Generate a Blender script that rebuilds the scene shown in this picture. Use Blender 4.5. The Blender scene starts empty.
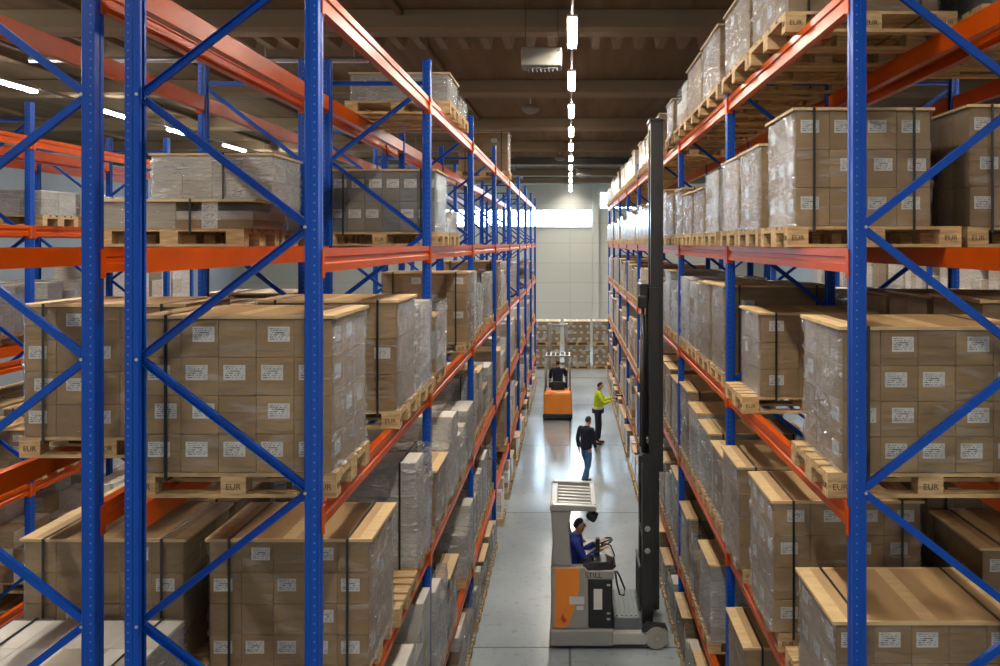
import bpy, bmesh, math, random
from mathutils import Vector, Matrix, noise
random.seed(7)
SC = bpy.context.scene
COL = SC.collection
PI = math.pi
H = 5.75                     # eye height
# ------------------------------------------------------------------ materials
def newmat(name):
    m = bpy.data.materials.new(name); m.use_nodes = True
    nt = m.node_tree; nt.nodes.clear()
    out = nt.nodes.new('ShaderNodeOutputMaterial')
    return m, nt, out
def N(nt, t, **kw):
    n = nt.nodes.new(t)
    for k, v in kw.items():
        if k in n.inputs: n.inputs[k].default_value = v
        else: setattr(n, k, v)
    return n
def ramp(nt, fac, stops):
    r = nt.nodes.new('ShaderNodeValToRGB'); e = r.color_ramp.elements
    while len(e) < len(stops): e.new(0.5)
    for i, (p, c) in enumerate(stops):
        e[i].position = p; e[i].color = (*c, 1) if len(c) == 3 else c
    nt.links.new(fac, r.inputs[0]); return r
def coords(nt, scale=(1, 1, 1), rand=True, kind='Object'):
    tc = nt.nodes.new('ShaderNodeTexCoord'); mp = nt.nodes.new('ShaderNodeMapping')
    mp.inputs['Scale'].default_value = scale
    nt.links.new(tc.outputs[kind], mp.inputs['Vector'])
    if rand:
        oi = nt.nodes.new('ShaderNodeObjectInfo'); mu = N(nt, 'ShaderNodeMath', operation='MULTIPLY')
        mu.inputs[1].default_value = 37.0
        nt.links.new(oi.outputs['Random'], mu.inputs[0]); nt.links.new(mu.outputs[0], mp.inputs['Location'])
    return mp.outputs[0]
def mat(name, col, rough=.5, var=.12, scale=6, stretch=(1, 1, 1), metal=0, bump=0, objvar=0, coat=0, coatr=.15, spec=.5):
    """painted / plain surface: base colour with soft procedural variation"""
    m, nt, out = newmat(name); L = nt.links.new
    b = N(nt, 'ShaderNodeBsdfPrincipled', Roughness=rough, Metallic=metal)
    b.inputs['Specular IOR Level'].default_value = spec
    if coat: b.inputs['Coat Weight'].default_value = coat; b.inputs['Coat Roughness'].default_value = coatr
    nz = N(nt, 'ShaderNodeTexNoise', Scale=scale, Detail=4.0)
    L(coords(nt, stretch), nz.inputs['Vector'])
    lo = tuple(max(0, c * (1 - var)) for c in col); hi = tuple(min(1, c * (1 + var)) for c in col)
    r = ramp(nt, nz.outputs['Fac'], [(.3, lo), (.7, hi)])
    c = r.outputs[0]
    if objvar:
        oi = nt.nodes.new('ShaderNodeObjectInfo')
        r2 = ramp(nt, oi.outputs['Random'], [(0, (1 - objvar,) * 3), (1, (1, 1, 1))])
        mx = N(nt, 'ShaderNodeMix', data_type='RGBA', blend_type='MULTIPLY'); mx.inputs[0].default_value = 1
        L(c, mx.inputs[6]); L(r2.outputs[0], mx.inputs[7]); c = mx.outputs[2]
    L(c, b.inputs['Base Color'])
    if bump:
        bp = N(nt, 'ShaderNodeBump', Strength=bump, Distance=.01); L(nz.outputs['Fac'], bp.inputs['Height']); L(bp.outputs[0], b.inputs['Normal'])
    L(b.outputs[0], out.inputs[0]); return m
def emat(name, col, s):
    m, nt, out = newmat(name); e = N(nt, 'ShaderNodeEmission', Strength=s); e.inputs[0].default_value = (*col, 1)
    nt.links.new(e.outputs[0], out.inputs[0]); return m
M = {}
M['blue'] = mat('blue_paint', (.0006, .056, .36), .38, .15, 3, spec=.22)
M['orange'] = mat('orange_paint', (.48, .066, .0008), .30, .10, 3, spec=.14)
M['wood'] = mat('pallet_wood', (.50, .34, .165), .75, .35, 5, (1.2, 9, 9), bump=.2, objvar=.25)
M['lid'] = mat('lid_board', (.40, .255, .115), .6, .14, 3, (3, .6, 1), objvar=.2)
M['lid_edge'] = mat('lid_batten', (.58, .41, .21), .6, .12, 4, (1, 6, 1), objvar=.15)
for i, c in enumerate([(.325, .205, .088), (.36, .235, .105), (.285, .18, .075)]):
    M['kraft%d' % i] = mat('kraft_board_%d' % i, c, .6, .10, 4, (1, 1, 3), objvar=.12)
for i, c in enumerate([(.52, .50, .46), (.60, .58, .55), (.44, .40, .33)]):
    M['pale%d' % i] = mat('pale_board_%d' % i, c, .5, .12, 4, objvar=.15)
for i, c in enumerate([(.16, .165, .165), (.19, .195, .19), (.22, .19, .15)]):
    M['grey%d' % i] = mat('grey_board_%d' % i, c, .45, .12, 4, objvar=.1)
for k in ('kraft', 'pale'):                                 # board seen through tight film (far loads)
    for i in range(3):
        c = {'kraft': [(.29, .20, .11), (.33, .235, .135), (.25, .165, .085)], 'pale': [(.56, .53, .49), (.64, .62, .58), (.46, .40, .33)]}[k][i]
        M['film_%s%d' % (k, i)] = mat('film_%s_board_%d' % (k, i), c, .45, .22, 9, (1, 1, 5), bump=.5, objvar=.2, coat=.45, coatr=.15)
M['black'] = mat('black_plastic', (.012, .012, .013), .4, .2)
M['strap'] = mat('strap_band', (.012, .013, .013), .35, .1)
M['steel'] = mat('zinc_steel', (.45, .46, .47), .35, .1, metal=.8)
M['dark_steel'] = mat('mast_steel', (.016, .017, .018), .32, .2, 4, spec=.6)
M['truck_grey'] = mat('truck_grey_paint', (.30, .30, .285), .35, .06, 3, coat=.3)
M['truck_light'] = mat('truck_light_grey', (.42, .42, .40), .4, .06, 3)
M['truck_orange'] = mat('truck_orange_paint', (.86, .26, .015), .35, .06, 3, coat=.3)
M['platform'] = mat('platform_grey', (.13, .155, .17), .5, .1, 5)
M['tyre'] = mat('wheel_polyurethane', (.34, .33, .30), .5, .1)
M['skin'] = mat('skin', (.50, .27, .19), .5, .08, 8)
M['hair'] = mat('dark_hair', (.02, .014, .01), .6, .2, 30)
M['cobalt'] = mat('cobalt_cloth', (.012, .035, .26), .8, .2, 14, bump=.3)
M['navy'] = mat('navy_cloth', (.010, .014, .035), .85, .2, 14, bump=.3)
M['jeans'] = mat('denim_cloth', (.055, .15, .33), .85, .25, 14, bump=.3)
M['yellow'] = mat('hi_vis_cloth', (.62, .78, .02), .7, .1, 14, bump=.2)
M['reflect'] = mat('reflective_tape', (.75, .76, .74), .3, .05)
M['heater_grey'] = mat('heater_grey_paint', (.19, .18, .155), .6, .05, 3)
M['rail_grey'] = mat('rail_grey_paint', (.22, .21, .19), .6, .05, 3)
M['white'] = mat('white_plastic', (.75, .75, .73), .4, .05)
M['ceil'] = mat('ceiling_panel', (.150, .113, .074), .9, .18, 1.2, (3, .25, 1), spec=.05)
M['cbeam'] = mat('ceiling_concrete', (.215, .170, .118), .9, .10, 1.0, (.3, 2, 2), spec=.05)
M['duct'] = mat('dark_duct', (.05, .043, .036), .6, .1)
M['wall_side'] = mat('side_wall', (.30, .32, .34), .7, .08, .5)
M['lamp'] = emat('led_diffuser', (1, .91, .76), 122)
M['lamp_aisle'] = emat('led_diffuser_aisle', (1, .91, .77), 190)
M['sky'] = emat('window_daylight', (.55, .78, 1), 20)
M['green'] = mat('dark_green_leaf', (.02, .06, .02), .6, .4, 20)
M['ink'] = mat('stamp_ink', (.10, .055, .025), .8, .1)
M['red'] = mat('red_sticker', (.55, .05, .03), .5, .1)
def film_mat(name, base, streak, sc, scale, gloss, tint=(.86, .88, .90)):
    """clear stretch film: see-through, whitish where it creases, glossier at grazing angles"""
    m, nt, out = newmat(name); L = nt.links.new
    v = coords(nt, sc)
    nz = N(nt, 'ShaderNodeTexNoise', Scale=scale, Detail=5.0, Distortion=1.0); L(v, nz.inputs['Vector'])
    r = ramp(nt, nz.outputs['Fac'], [(.50, (base,) * 3), (.64, (streak * .55,) * 3), (.76, (streak,) * 3)])
    bp = N(nt, 'ShaderNodeBump', Strength=1.0, Distance=.05); L(nz.outputs['Fac'], bp.inputs['Height'])
    b = N(nt, 'ShaderNodeBsdfDiffuse'); b.inputs[0].default_value = (*tint, 1); L(bp.outputs[0], b.inputs['Normal'])
    tr = N(nt, 'ShaderNodeBsdfTransparent'); tr.inputs[0].default_value = (.97, .97, .97, 1)
    mx = nt.nodes.new('ShaderNodeMixShader'); L(r.outputs[0], mx.inputs[0]); L(tr.outputs[0], mx.inputs[1]); L(b.outputs[0], mx.inputs[2])
    gl = N(nt, 'ShaderNodeBsdfGlossy', Roughness=.13); gl.inputs[0].default_value = (.95, .97, 1, 1); L(bp.outputs[0], gl.inputs['Normal'])
    fr = N(nt, 'ShaderNodeFresnel', IOR=gloss); L(bp.outputs[0], fr.inputs['Normal'])
    m2 = nt.nodes.new('ShaderNodeMixShader'); fm_ = N(nt, 'ShaderNodeMath', operation='MULTIPLY'); fm_.inputs[1].default_value = .7; L(fr.outputs[0], fm_.inputs[0]); L(fm_.outputs[0], m2.inputs[0]); L(mx.outputs[0], m2.inputs[1]); L(gl.outputs[0], m2.inputs[2])
    L(m2.outputs[0], out.inputs[0]); return m
M['wrap'] = film_mat('stretch_film', .03, .24, (1, 1, 4), 5.0, 1.18)
M['wrap_thick'] = film_mat('thick_film', .10, .70, (1.2, 1.2, 4.5), 7.0, 1.5, (.86, .89, .94))  # bluish white in the colour stands in for aisle glare on the film
M['wrap_white'] = film_mat('layered_film', .16, .85, (1.2, 1.2, 4.5), 6.0, 1.5, (.88, .90, .93))  # whitish layered film for pale loads, made whiter to paint in aisle glare
def label_mat():
    m, nt, out = newmat('printed_label'); L = nt.links.new
    uv = nt.nodes.new('ShaderNodeTexCoord'); sp = nt.nodes.new('ShaderNodeSeparateXYZ'); L(uv.outputs['UV'], sp.inputs[0])
    def mth(op, a, b=None):
        n = N(nt, 'ShaderNodeMath', operation=op)
        if isinstance(a, float): n.inputs[0].default_value = a
        else: L(a, n.inputs[0])
        if b is not None:
            if isinstance(b, float): n.inputs[1].default_value = b
            else: L(b, n.inputs[1])
        return n.outputs[0]
    row = mth('FLOOR', mth('MULTIPLY', sp.outputs[1], 7.0))
    fr = mth('FRACT', mth('MULTIPLY', sp.outputs[1], 7.0))
    cmb = nt.nodes.new('ShaderNodeCombineXYZ'); L(mth('FLOOR', mth('MULTIPLY', sp.outputs[0], 16.0)), cmb.inputs[0]); L(row, cmb.inputs[1])
    wn = N(nt, 'ShaderNodeTexWhiteNoise', noise_dimensions='2D'); L(cmb.outputs[0], wn.inputs['Vector'])
    on = mth('MULTIPLY', mth('LESS_THAN', fr, .42), mth('GREATER_THAN', wn.outputs['Value'], .5))
    inx = mth('MULTIPLY', mth('GREATER_THAN', sp.outputs[0], .08), mth('LESS_THAN', sp.outputs[0], .9))
    iny = mth('MULTIPLY', mth('GREATER_THAN', sp.outputs[1], .1), mth('LESS_THAN', sp.outputs[1], .9))
    f = mth('MULTIPLY', mth('MULTIPLY', on, inx), iny)
    mx = N(nt, 'ShaderNodeMix', data_type='RGBA'); L(f, mx.inputs[0]); mx.inputs[6].default_value = (.62, .62, .60, 1); mx.inputs[7].default_value = (.10, .10, .10, 1)
    b = N(nt, 'ShaderNodeBsdfPrincipled', Roughness=.5); L(mx.outputs[2], b.inputs['Base Color']); L(b.outputs[0], out.inputs[0]); return m
M['label'] = label_mat()
def floor_mat():
    m, nt, out = newmat('polished_concrete'); L = nt.links.new
    v = coords(nt, (1, 1, 1), False)
    n1 = N(nt, 'ShaderNodeTexNoise', Scale=.5, Detail=6.0); n2 = N(nt, 'ShaderNodeTexNoise', Scale=9.0, Detail=3.0)
    L(v, n1.inputs['Vector']); L(v, n2.inputs['Vector'])
    r = ramp(nt, n1.outputs['Fac'], [(.3, (.26, .30, .335)), (.7, (.35, .40, .44))])
    b = N(nt, 'ShaderNodeBsdfPrincipled'); r2 = ramp(nt, n1.outputs['Fac'], [(.3, (.12,) * 3), (.7, (.26,) * 3)])
    b.inputs['Specular IOR Level'].default_value = .7
    br = N(nt, 'ShaderNodeTexBrick', offset=0.0, squash=1.0); L(v, br.inputs['Vector'])
    br.inputs['Scale'].default_value = 1.0; br.inputs['Brick Width'].default_value = 6.0; br.inputs['Row Height'].default_value = 5.9
    br.inputs['Mortar Size'].default_value = .02; br.inputs['Mortar Smooth'].default_value = .2
    br.inputs['Color1'].default_value = br.inputs['Color2'].default_value = (1, 1, 1, 1); br.inputs['Mortar'].default_value = (.45, .45, .45, 1)
    mx = N(nt, 'ShaderNodeMix', data_type='RGBA', blend_type='MULTIPLY'); mx.inputs[0].default_value = 1
    L(r.outputs[0], mx.inputs[6]); L(br.outputs[0], mx.inputs[7])
    sp = ramp(nt, n2.outputs['Fac'], [(.33, (.62,) * 3), (.42, (1, 1, 1))])
    m2 = N(nt, 'ShaderNodeMix', data_type='RGBA', blend_type='MULTIPLY'); m2.inputs[0].default_value = .4
    L(mx.outputs[2], m2.inputs[6]); L(sp.outputs[0], m2.inputs[7])
    L(m2.outputs[2], b.inputs['Base Color']); L(r2.outputs[0], b.inputs['Roughness']); L(b.outputs[0], out.inputs[0]); return m
M['floor'] = floor_mat()
def wall_mat():
    m, nt, out = newmat('wall_panels'); L = nt.links.new
    tc = nt.nodes.new('ShaderNodeTexCoord'); sp = nt.nodes.new('ShaderNodeSeparateXYZ'); L(tc.outputs['Object'], sp.inputs[0])
    cb = nt.nodes.new('ShaderNodeCombineXYZ'); L(sp.outputs[0], cb.inputs[0]); L(sp.outputs[2], cb.inputs[1])
    br = N(nt, 'ShaderNodeTexBrick', offset=0.0); L(cb.outputs[0], br.inputs['Vector'])
    br.inputs['Scale'].default_value = 1.0; br.inputs['Brick Width'].default_value = 12.0; br.inputs['Row Height'].default_value = 1.15
    br.inputs['Mortar Size'].default_value = .02
    br.inputs['Color1'].default_value = (.42, .43, .40, 1); br.inputs['Color2'].default_value = (.44, .45, .42, 1); br.inputs['Mortar'].default_value = (.34, .35, .33, 1)
    b = N(nt, 'ShaderNodeBsdfPrincipled', Roughness=.6); L(br.outputs[0], b.inputs['Base Color']); L(b.outputs[0], out.inputs[0]); return m
M['wall'] = wall_mat()
def post_mat():
    """blue upright paint with the rows of punched holes along its flange"""
    m, nt, out = newmat('punched_blue_paint'); L = nt.links.new
    tc = nt.nodes.new('ShaderNodeTexCoord'); sp = nt.nodes.new('ShaderNodeSeparateXYZ'); L(tc.outputs['Object'], sp.inputs[0])
    def mth(op, a, b=None):
        n = N(nt, 'ShaderNodeMath', operation=op); L(a, n.inputs[0])
        if b is not None:
            if isinstance(b, float): n.inputs[1].default_value = b
            else: L(b, n.inputs[1])
        return n.outputs[0]
    fz = mth('ABSOLUTE', mth('SUBTRACT', mth('FRACT', mth('MULTIPLY', sp.outputs[2], 20.0)), .5))
    dx = mth('ABSOLUTE', mth('SUBTRACT', sp.outputs[0], -.020))
    on = mth('MULTIPLY', mth('LESS_THAN', fz, .09), mth('LESS_THAN', dx, .0045))
    mx = N(nt, 'ShaderNodeMix', data_type='RGBA'); L(on, mx.inputs[0]); mx.inputs[6].default_value = (.0006, .056, .36, 1); mx.inputs[7].default_value = (.13, .18, .32, 1)
    b = N(nt, 'ShaderNodeBsdfPrincipled', Roughness=.36); b.inputs['Specular IOR Level'].default_value = .25
    L(mx.outputs[2], b.inputs['Base Color']); L(b.outputs[0], out.inputs[0]); return m
M['post'] = post_mat()
# ------------------------------------------------------------------ mesh helpers
def mesh(name, verts, faces, mats, fm=None, smooth=False):
    me = bpy.data.meshes.new(name); me.from_pydata([tuple(v) for v in verts], [], faces)
    for m in mats: me.materials.append(M[m] if isinstance(m, str) else m)
    if fm: me.polygons.foreach_set('material_index', fm)
    if smooth: me.polygons.foreach_set('use_smooth', [True] * len(me.polygons))
    me.validate(); me.update(); return me
def put(name, me, parent=None, loc=(0, 0, 0), rot=(0, 0, 0), scale=(1, 1, 1)):
    o = bpy.data.objects.new(name, me); COL.objects.link(o)
    o.location = loc; o.rotation_euler = rot; o.scale = scale
    if parent is not None: o.parent = parent
    return o
def tag(o, label, cat, group=None, kind='thing'):
    if label: o['label'] = label
    if cat: o['category'] = cat
    if group: o['group'] = group
    o['kind'] = kind; return o
def empty(name, loc, label, cat, group=None, rz=0):
    o = put(name, None, None, loc, (0, 0, rz)); o.empty_display_size = .1; return tag(o, label, cat, group)
def struct(name, me, loc=(0, 0, 0)):
    o = put(name, me, None, loc); o['kind'] = 'structure'; return o
def box_vf(x0, x1, y0, y1, z0, z1):
    v = [(x, y, z) for z in (z0, z1) for y in (y0, y1) for x in (x0, x1)]
    f = [(0, 2, 3, 1), (4, 5, 7, 6), (0, 1, 5, 4), (2, 6, 7, 3), (0, 4, 6, 2), (1, 3, 7, 5)]
    return v, f
def box(name, x0, x1, y0, y1, z0, z1, m, bev=0.0, seg=1):
    v, f = box_vf(x0, x1, y0, y1, z0, z1)
    if not bev: return mesh(name, v, f, [m])
    return bevelled(name, v, f, m, bev, seg)
def bevelled(name, v, f, m, bev, seg=2):
    bm = bmesh.new(); vs = [bm.verts.new(p) for p in v]
    for q in f: bm.faces.new([vs[i] for i in q])
    bmesh.ops.recalc_face_normals(bm, faces=bm.faces)
    sharp = [e for e in bm.edges if e.calc_face_angle(0) > .4]
    bmesh.ops.bevel(bm, geom=sharp, offset=bev, segments=seg, affect='EDGES', profile=.5, clamp_overlap=True)
    me = bpy.data.meshes.new(name); bm.to_mesh(me); bm.free(); me.materials.append(M[m]); return me
def prism(name, poly, a0, a1, m, axis='Y', bev=0.0, seg=2):
    """extrude a 2D outline; axis Y: outline in XZ, axis Z: outline in XY, axis X: outline in YZ"""
    n = len(poly)
    def P(u, w, a): return {'Y': (u, a, w), 'Z': (u, w, a), 'X': (a, u, w)}[axis]
    v = [P(u, w, a0) for u, w in poly] + [P(u, w, a1) for u, w in poly]
    f = [tuple(range(n))[::-1], tuple(range(n, 2 * n))] + [(i, (i + 1) % n, n + (i + 1) % n, n + i) for i in range(n)]
    if bev: return bevelled(name, v, f, m, bev, seg)
    me = mesh(name, v, f, [m]); fixn(me); return me
def fixn(me):
    bm = bmesh.new(); bm.from_mesh(me); bmesh.ops.recalc_face_normals(bm, faces=bm.faces); bm.to_mesh(me); bm.free()
def tube(name, pts, r, m, n=8, closed=False):
    pts = [Vector(p) for p in pts]; v, f = [], []
    for i, p in enumerate(pts):
        a = pts[i - 1] if i or closed else p; b = pts[(i + 1) % len(pts)] if i < len(pts) - 1 or closed else p
        t = (b - a).normalized(); u = t.cross(Vector((0, 0, 1)))
        if u.length < .05: u = t.cross(Vector((1, 0, 0)))
        u.normalize(); w = t.cross(u); rr = r[i] if isinstance(r, (list, tuple)) else r
        for k in range(n): v.append(p + rr * (math.cos(2 * PI * k / n) * u + math.sin(2 * PI * k / n) * w))
    R = len(pts)
    for i in range(R if closed else R - 1):
        for k in range(n): f.append((i * n + k, i * n + (k + 1) % n, ((i + 1) % R) * n + (k + 1) % n, ((i + 1) % R) * n + k))
    if not closed: f += [tuple(range(n))[::-1], tuple(range((R - 1) * n, R * n))]
    me = mesh(name, v, f, [m], smooth=True); fixn(me); return me
def lathe(name, prof, m, n=24, axis='Z', smooth=True):
    """prof: (radius, height) pairs"""
    v, f = [], []
    for r, h in prof:
        for k in range(n):
            c, s = r * math.cos(2 * PI * k / n), r * math.sin(2 * PI * k / n)
            v.append({'Z': (c, s, h), 'Y': (c, h, s), 'X': (h, c, s)}[axis])
    for i in range(len(prof) - 1):
        for k in range(n): f.append((i * n + k, i * n + (k + 1) % n, (i + 1) * n + (k + 1) % n, (i + 1) * n + k))
    f += [tuple(range(n)), tuple(range((len(prof) - 1) * n, len(prof) * n))]
    me = mesh(name, v, f, [m], smooth=False); fixn(me)
    return me
def vox(name, boxes, mats):
    """boxes (x0,x1,y0,y1,z0,z1,material index) fused into one connected skin"""
    rd = lambda a: round(a, 5)
    ax = [sorted({rd(b[2 * i + j]) for b in boxes for j in (0, 1)}) for i in range(3)]
    ix = [{c: k for k, c in enumerate(a)} for a in ax]; occ = {}
    for b in boxes:
        r = [range(ix[i][rd(b[2 * i])], ix[i][rd(b[2 * i + 1])]) for i in range(3)]
        for i in r[0]:
            for j in r[1]:
                for k in r[2]: occ[(i, j, k)] = b[6]
    vi, v, f, fm = {}, [], [], []
    def V(i, j, k):
        if (i, j, k) not in vi: vi[(i, j, k)] = len(v); v.append((ax[0][i], ax[1][j], ax[2][k]))
        return vi[(i, j, k)]
    for (i, j, k), m in occ.items():
        for d, q in (((-1, 0, 0), [(0, 0, 0), (0, 0, 1), (0, 1, 1), (0, 1, 0)]), ((1, 0, 0), [(1, 0, 0), (1, 1, 0), (1, 1, 1), (1, 0, 1)]),
                     ((0, -1, 0), [(0, 0, 0), (1, 0, 0), (1, 0, 1), (0, 0, 1)]), ((0, 1, 0), [(0, 1, 0), (0, 1, 1), (1, 1, 1), (1, 1, 0)]),
                     ((0, 0, -1), [(0, 0, 0), (0, 1, 0), (1, 1, 0), (1, 0, 0)]), ((0, 0, 1), [(0, 0, 1), (1, 0, 1), (1, 1, 1), (0, 1, 1)])):
            if (i + d[0], j + d[1], k + d[2]) not in occ:
                f.append([V(i + a, j + b_, k + c) for a, b_, c in q]); fm.append(m)
    me = bpy.data.meshes.new(name); me.from_pydata(v, [], f)
    for m in mats: me.materials.append(M[m])
    me.polygons.foreach_set('material_index', fm); me.update(); return me
def text_mesh(name, s, size, m, depth=.002):
    cu = bpy.data.curves.new(name, 'FONT'); cu.body = s; cu.size = size; cu.extrude = depth; cu.align_x = 'CENTER'; cu.align_y = 'CENTER'
    o = bpy.data.objects.new(name, cu); COL.objects.link(o)
    me = bpy.data.meshes.new_from_object(o.evaluated_get(bpy.context.evaluated_depsgraph_get()))
    bpy.data.objects.remove(o); me.materials.clear(); me.materials.append(M[m]); return me
ORD = ['first', 'second', 'third', 'fourth', 'fifth', 'sixth', 'seventh', 'eighth', 'ninth', 'tenth', 'eleventh', 'twelfth', 'thirteenth', 'fourteenth', 'fifteenth', 'sixteenth']
# ------------------------------------------------------------------ racking
Y0, BAY, NB = 4.68, 3.70, 8
LV = {'T': 7.22, 'A': 5.72, 'B': 4.265, 'C': 2.68, 'D': 1.08, 'F': 0.0}
LN = {'T': 'top beam level', 'A': 'fourth beam level', 'B': 'third beam level', 'C': 'second beam level', 'D': 'lowest beam level', 'F': 'floor level'}
BH = .14
ROWS = {  # name: front post x, rear post x, aisle side (+1 the aisle lies towards +x), pallet centre x, wording
    'L1': (-1.446, -2.446, 1, -1.96, 'left rack'), 'L2': (-3.695, -2.695, -1, -3.20, 'rear left rack'),
    'R1': (1.62, 2.62, -1, 2.10, 'right rack'), 'R2': (3.87, 2.87, 1, 3.38, 'rear right rack'),
    'L3': (-7.10, -8.10, 1, -7.62, 'far left rack'), 'L4': (-9.36, -8.36, -1, -8.86, 'outermost left rack'), 'R3': (6.84, 7.84, -1, 7.32, 'far right rack')}
PH = 7.60
# omega-section post; local -x is its outer (beam) face
prof = [(-.05, -.046), (-.044, -.05), (.002, -.05), (.006, -.044), (.040, -.044), (.048, -.036), (.048, -.014), (.043, -.014), (.043, -.034),
        (-.043, -.043), (-.043, -.010), (-.040, -.007), (-.040, .007), (-.043, .010), (-.043, .043), (.043, .034), (.043, .014), (.048, .014), (.048, .036), (.040, .044), (.006, .044), (.002, .05), (-.044, .05), (-.05, .046),
        (-.05, .012), (-.046, .008), (-.046, -.008), (-.05, -.012)]
prof = [(a * .82, b) for a, b in prof]
ME_POST = prism('post', prof, .012, PH, 'post', 'Z')
ME_FOOT = box('foot_plate', -.075, .065, -.07, .07, 0, .011, 'blue', .003)
def brace_mesh(p, q, w=.042):
    """C channel between two points of the frame's plane (local x, z)"""
    a, b = Vector((p[0], 0, p[1])), Vector((q[0], 0, q[1])); t = (b - a).normalized(); n = Vector((-t.z, 0, t.x)); y = Vector((0, 1, 0))
    pr = [(-.5, -.016), (.5, -.016), (.5, .014), (.42, .014), (.42, -.011), (-.42, -.011), (-.42, .014), (-.5, .014)]
    v = [c + n * (u * w) + y * d for c in (a, b) for u, d in pr]; k = len(pr)
    f = [tuple(range(k)), tuple(range(k, 2 * k))] + [(i, (i + 1) % k, k + (i + 1) % k, k + i) for i in range(k)]
    me = mesh('brace', v, f, ['blue']); fixn(me); return me
FN = [7.32, 5.84, 4.355, 2.87, 1.39]; RN = [6.58, 5.10, 3.61, 2.13, .645]
zs = sorted([(z, 0) for z in FN] + [(z, 1) for z in RN])
BR = []
for (z0, s0), (z1, s1) in zip(zs, zs[1:]):
    BR.append(brace_mesh((.044 if s0 == 0 else .956, z0 + (.018)), (.044 if s1 == 0 else .956, z1 - .018)))
HB = [brace_mesh((.044, .25), (.956, .25)), brace_mesh((.044, 7.36), (.956, 7.36))]
ME_BOLT = lathe('bolt', [(.009, -.006), (.009, .0), (.006, .002)], 'steel', 8, 'Y')
def frame(row, y, i, n_from):
    xf, xr, s, _, w = ROWS[row]
    o = empty('upright_frame', (xf, y, 0), 'blue upright frame of the %s, %s from the near end' % (w, ORD[i]), 'rack frame', 'blue upright frames of the ' + w)
    # local x runs from the front post to the rear post; mirrored rows turn by 180 degrees
    if s > 0: o.rotation_euler.z = PI
    put('post', ME_POST, o); p2 = put('post', ME_POST, o, (1.0, 0, 0), (0, 0, PI))
    put('foot_plate', ME_FOOT, o); put('foot_plate', ME_FOOT, o, (1.0, 0, 0), (0, 0, PI))
    for b in BR: put('diagonal_brace', b, o)
    for b in HB: put('horizontal_brace', b, o)
    if i == 0:
        for z, sd in zs: put('bolt', ME_BOLT, o, (.03 if sd == 0 else .97, .052 if s > 0 else -.052, z), (0, 0, PI if s > 0 else 0))
# beam: step section; local x=0 is the outer face of the beam, +x inward
bp_ = [(0, 0), (.06, 0), (.06, BH), (.0, BH), (0, BH - .048), (.010, BH - .056), (.010, .056), (0, .048)]
ME_BEAM = prism('beam_profile', bp_, -1.794, 1.794, 'orange', 'Y')
ME_PLATE = vox('beam_connector', [(-.018, -.012, -.045, .0, -.03, BH - .004, 0), (-.018, .045, 0, .003, -.03, BH - .004, 0)], ['orange'])
ME_PLATE2 = vox('beam_connector', [(-.018, -.012, 0, .045, -.03, BH - .004, 0), (-.018, .045, -.003, 0, -.03, BH - .004, 0)], ['orange'])
def beam(row, y, bay, lv, front, conn, z=None):
    xf, xr, s, _, w = ROWS[row]
    x = xf if front else xr
    sg = s if front else -s                    # outward direction
    o = tag(put('rack_crossbeam', ME_BEAM, None, (x + sg * .031, y + BAY / 2, (LV[lv] if z is None else z) - BH), (0, 0, 0 if sg < 0 else PI)),
            'orange %s beam of the %s, %s bay, %s' % ('aisle side' if front else 'back side', w, ORD[bay], LN[lv]), 'rack beam', 'orange beams of the ' + w)
    if conn:
        put('beam_connector', ME_PLATE, o, (0, -1.7975, 0)); put('beam_connector', ME_PLATE2, o, (0, 1.7975, 0))
for r in ('L1', 'R1'):
    for i in range(NB + 1): frame(r, Y0 + BAY * i, i, NB)
    for b in range(NB):
        for l in 'DCBAT':
            for fr in (True, False): beam(r, Y0 + BAY * b, b, l, fr, b < 5 or fr)
for i in range(NB + 1): frame('L2', Y0 + BAY * i, i, NB)
for b in range(NB):
    for l in ('BCDAT' if b < 2 else 'AT'):
        for fr in (True, False): beam('L2', Y0 + BAY * b, b, l, fr, b < 3)
for i in range(4): frame('R2', Y0 + BAY * i, i, 3)
for b in range(3):
    for l in ('CBAT' if b < 1 else 'BAT'):
        for fr in (True, False): beam('R2', Y0 + BAY * b, b, l, fr, b < 2)
Y3 = 14.60 - 2 * BAY
ZL3 = {'T': 7.15, 'A': 5.98, 'B': 4.25, 'C': 2.6, 'D': 1.08}
for r in ('L3', 'L4'):
    for i in range(3 + (r == 'L4')): frame(r, Y3 + BAY * i, i, 3)
    for b in range(2 + (r == 'L4')):
        for l in 'TABCD':
            for fr in (True, False): beam(r, Y3 + BAY * b, b, l, fr, True, ZL3[l])
for i in range(5): frame('R3', Y0 + BAY * (i + 1), i, 3)
for b in range(4):
    for l in 'BA':
        for fr in (True, False): beam('R3', Y0 + BAY * (b + 1), b, l, fr, False)
# ------------------------------------------------------------------ pallets and their loads
def pallet_mesh(L=1.2, W=.8):
    B = []
    xs = [(-L / 2, -L / 2 + .145), (-.0725, .0725), (L / 2 - .145, L / 2)]
    ys3 = [(-W / 2, -W / 2 + .10), (-.0725, .0725), (W / 2 - .10, W / 2)]
    k = W / .8
    for a, b in ((-.4, -.255), (-.214, -.114), (-.0725, .0725), (.114, .214), (.255, .4)): B.append((-L / 2, L / 2, a * k, b * k, .122, .144, 0))
    for a, b in xs: B.append((a, b, -W / 2, W / 2, .10, .122, 0))
    for a, b in xs:
        for c, d in ys3: B.append((a, b, c, d, .022, .10, 0))
    for c, d in ys3: B.append((-L / 2, L / 2, c, d, 0, .022, 0))
    return vox('pallet', B, ['wood'])
ME_PAL = pallet_mesh(); ME_PAL_L = pallet_mesh(1.2, 1.19)
ME_STAMP = text_mesh('stamp_lettering', 'EUR', .050, 'ink', .001)
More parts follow.
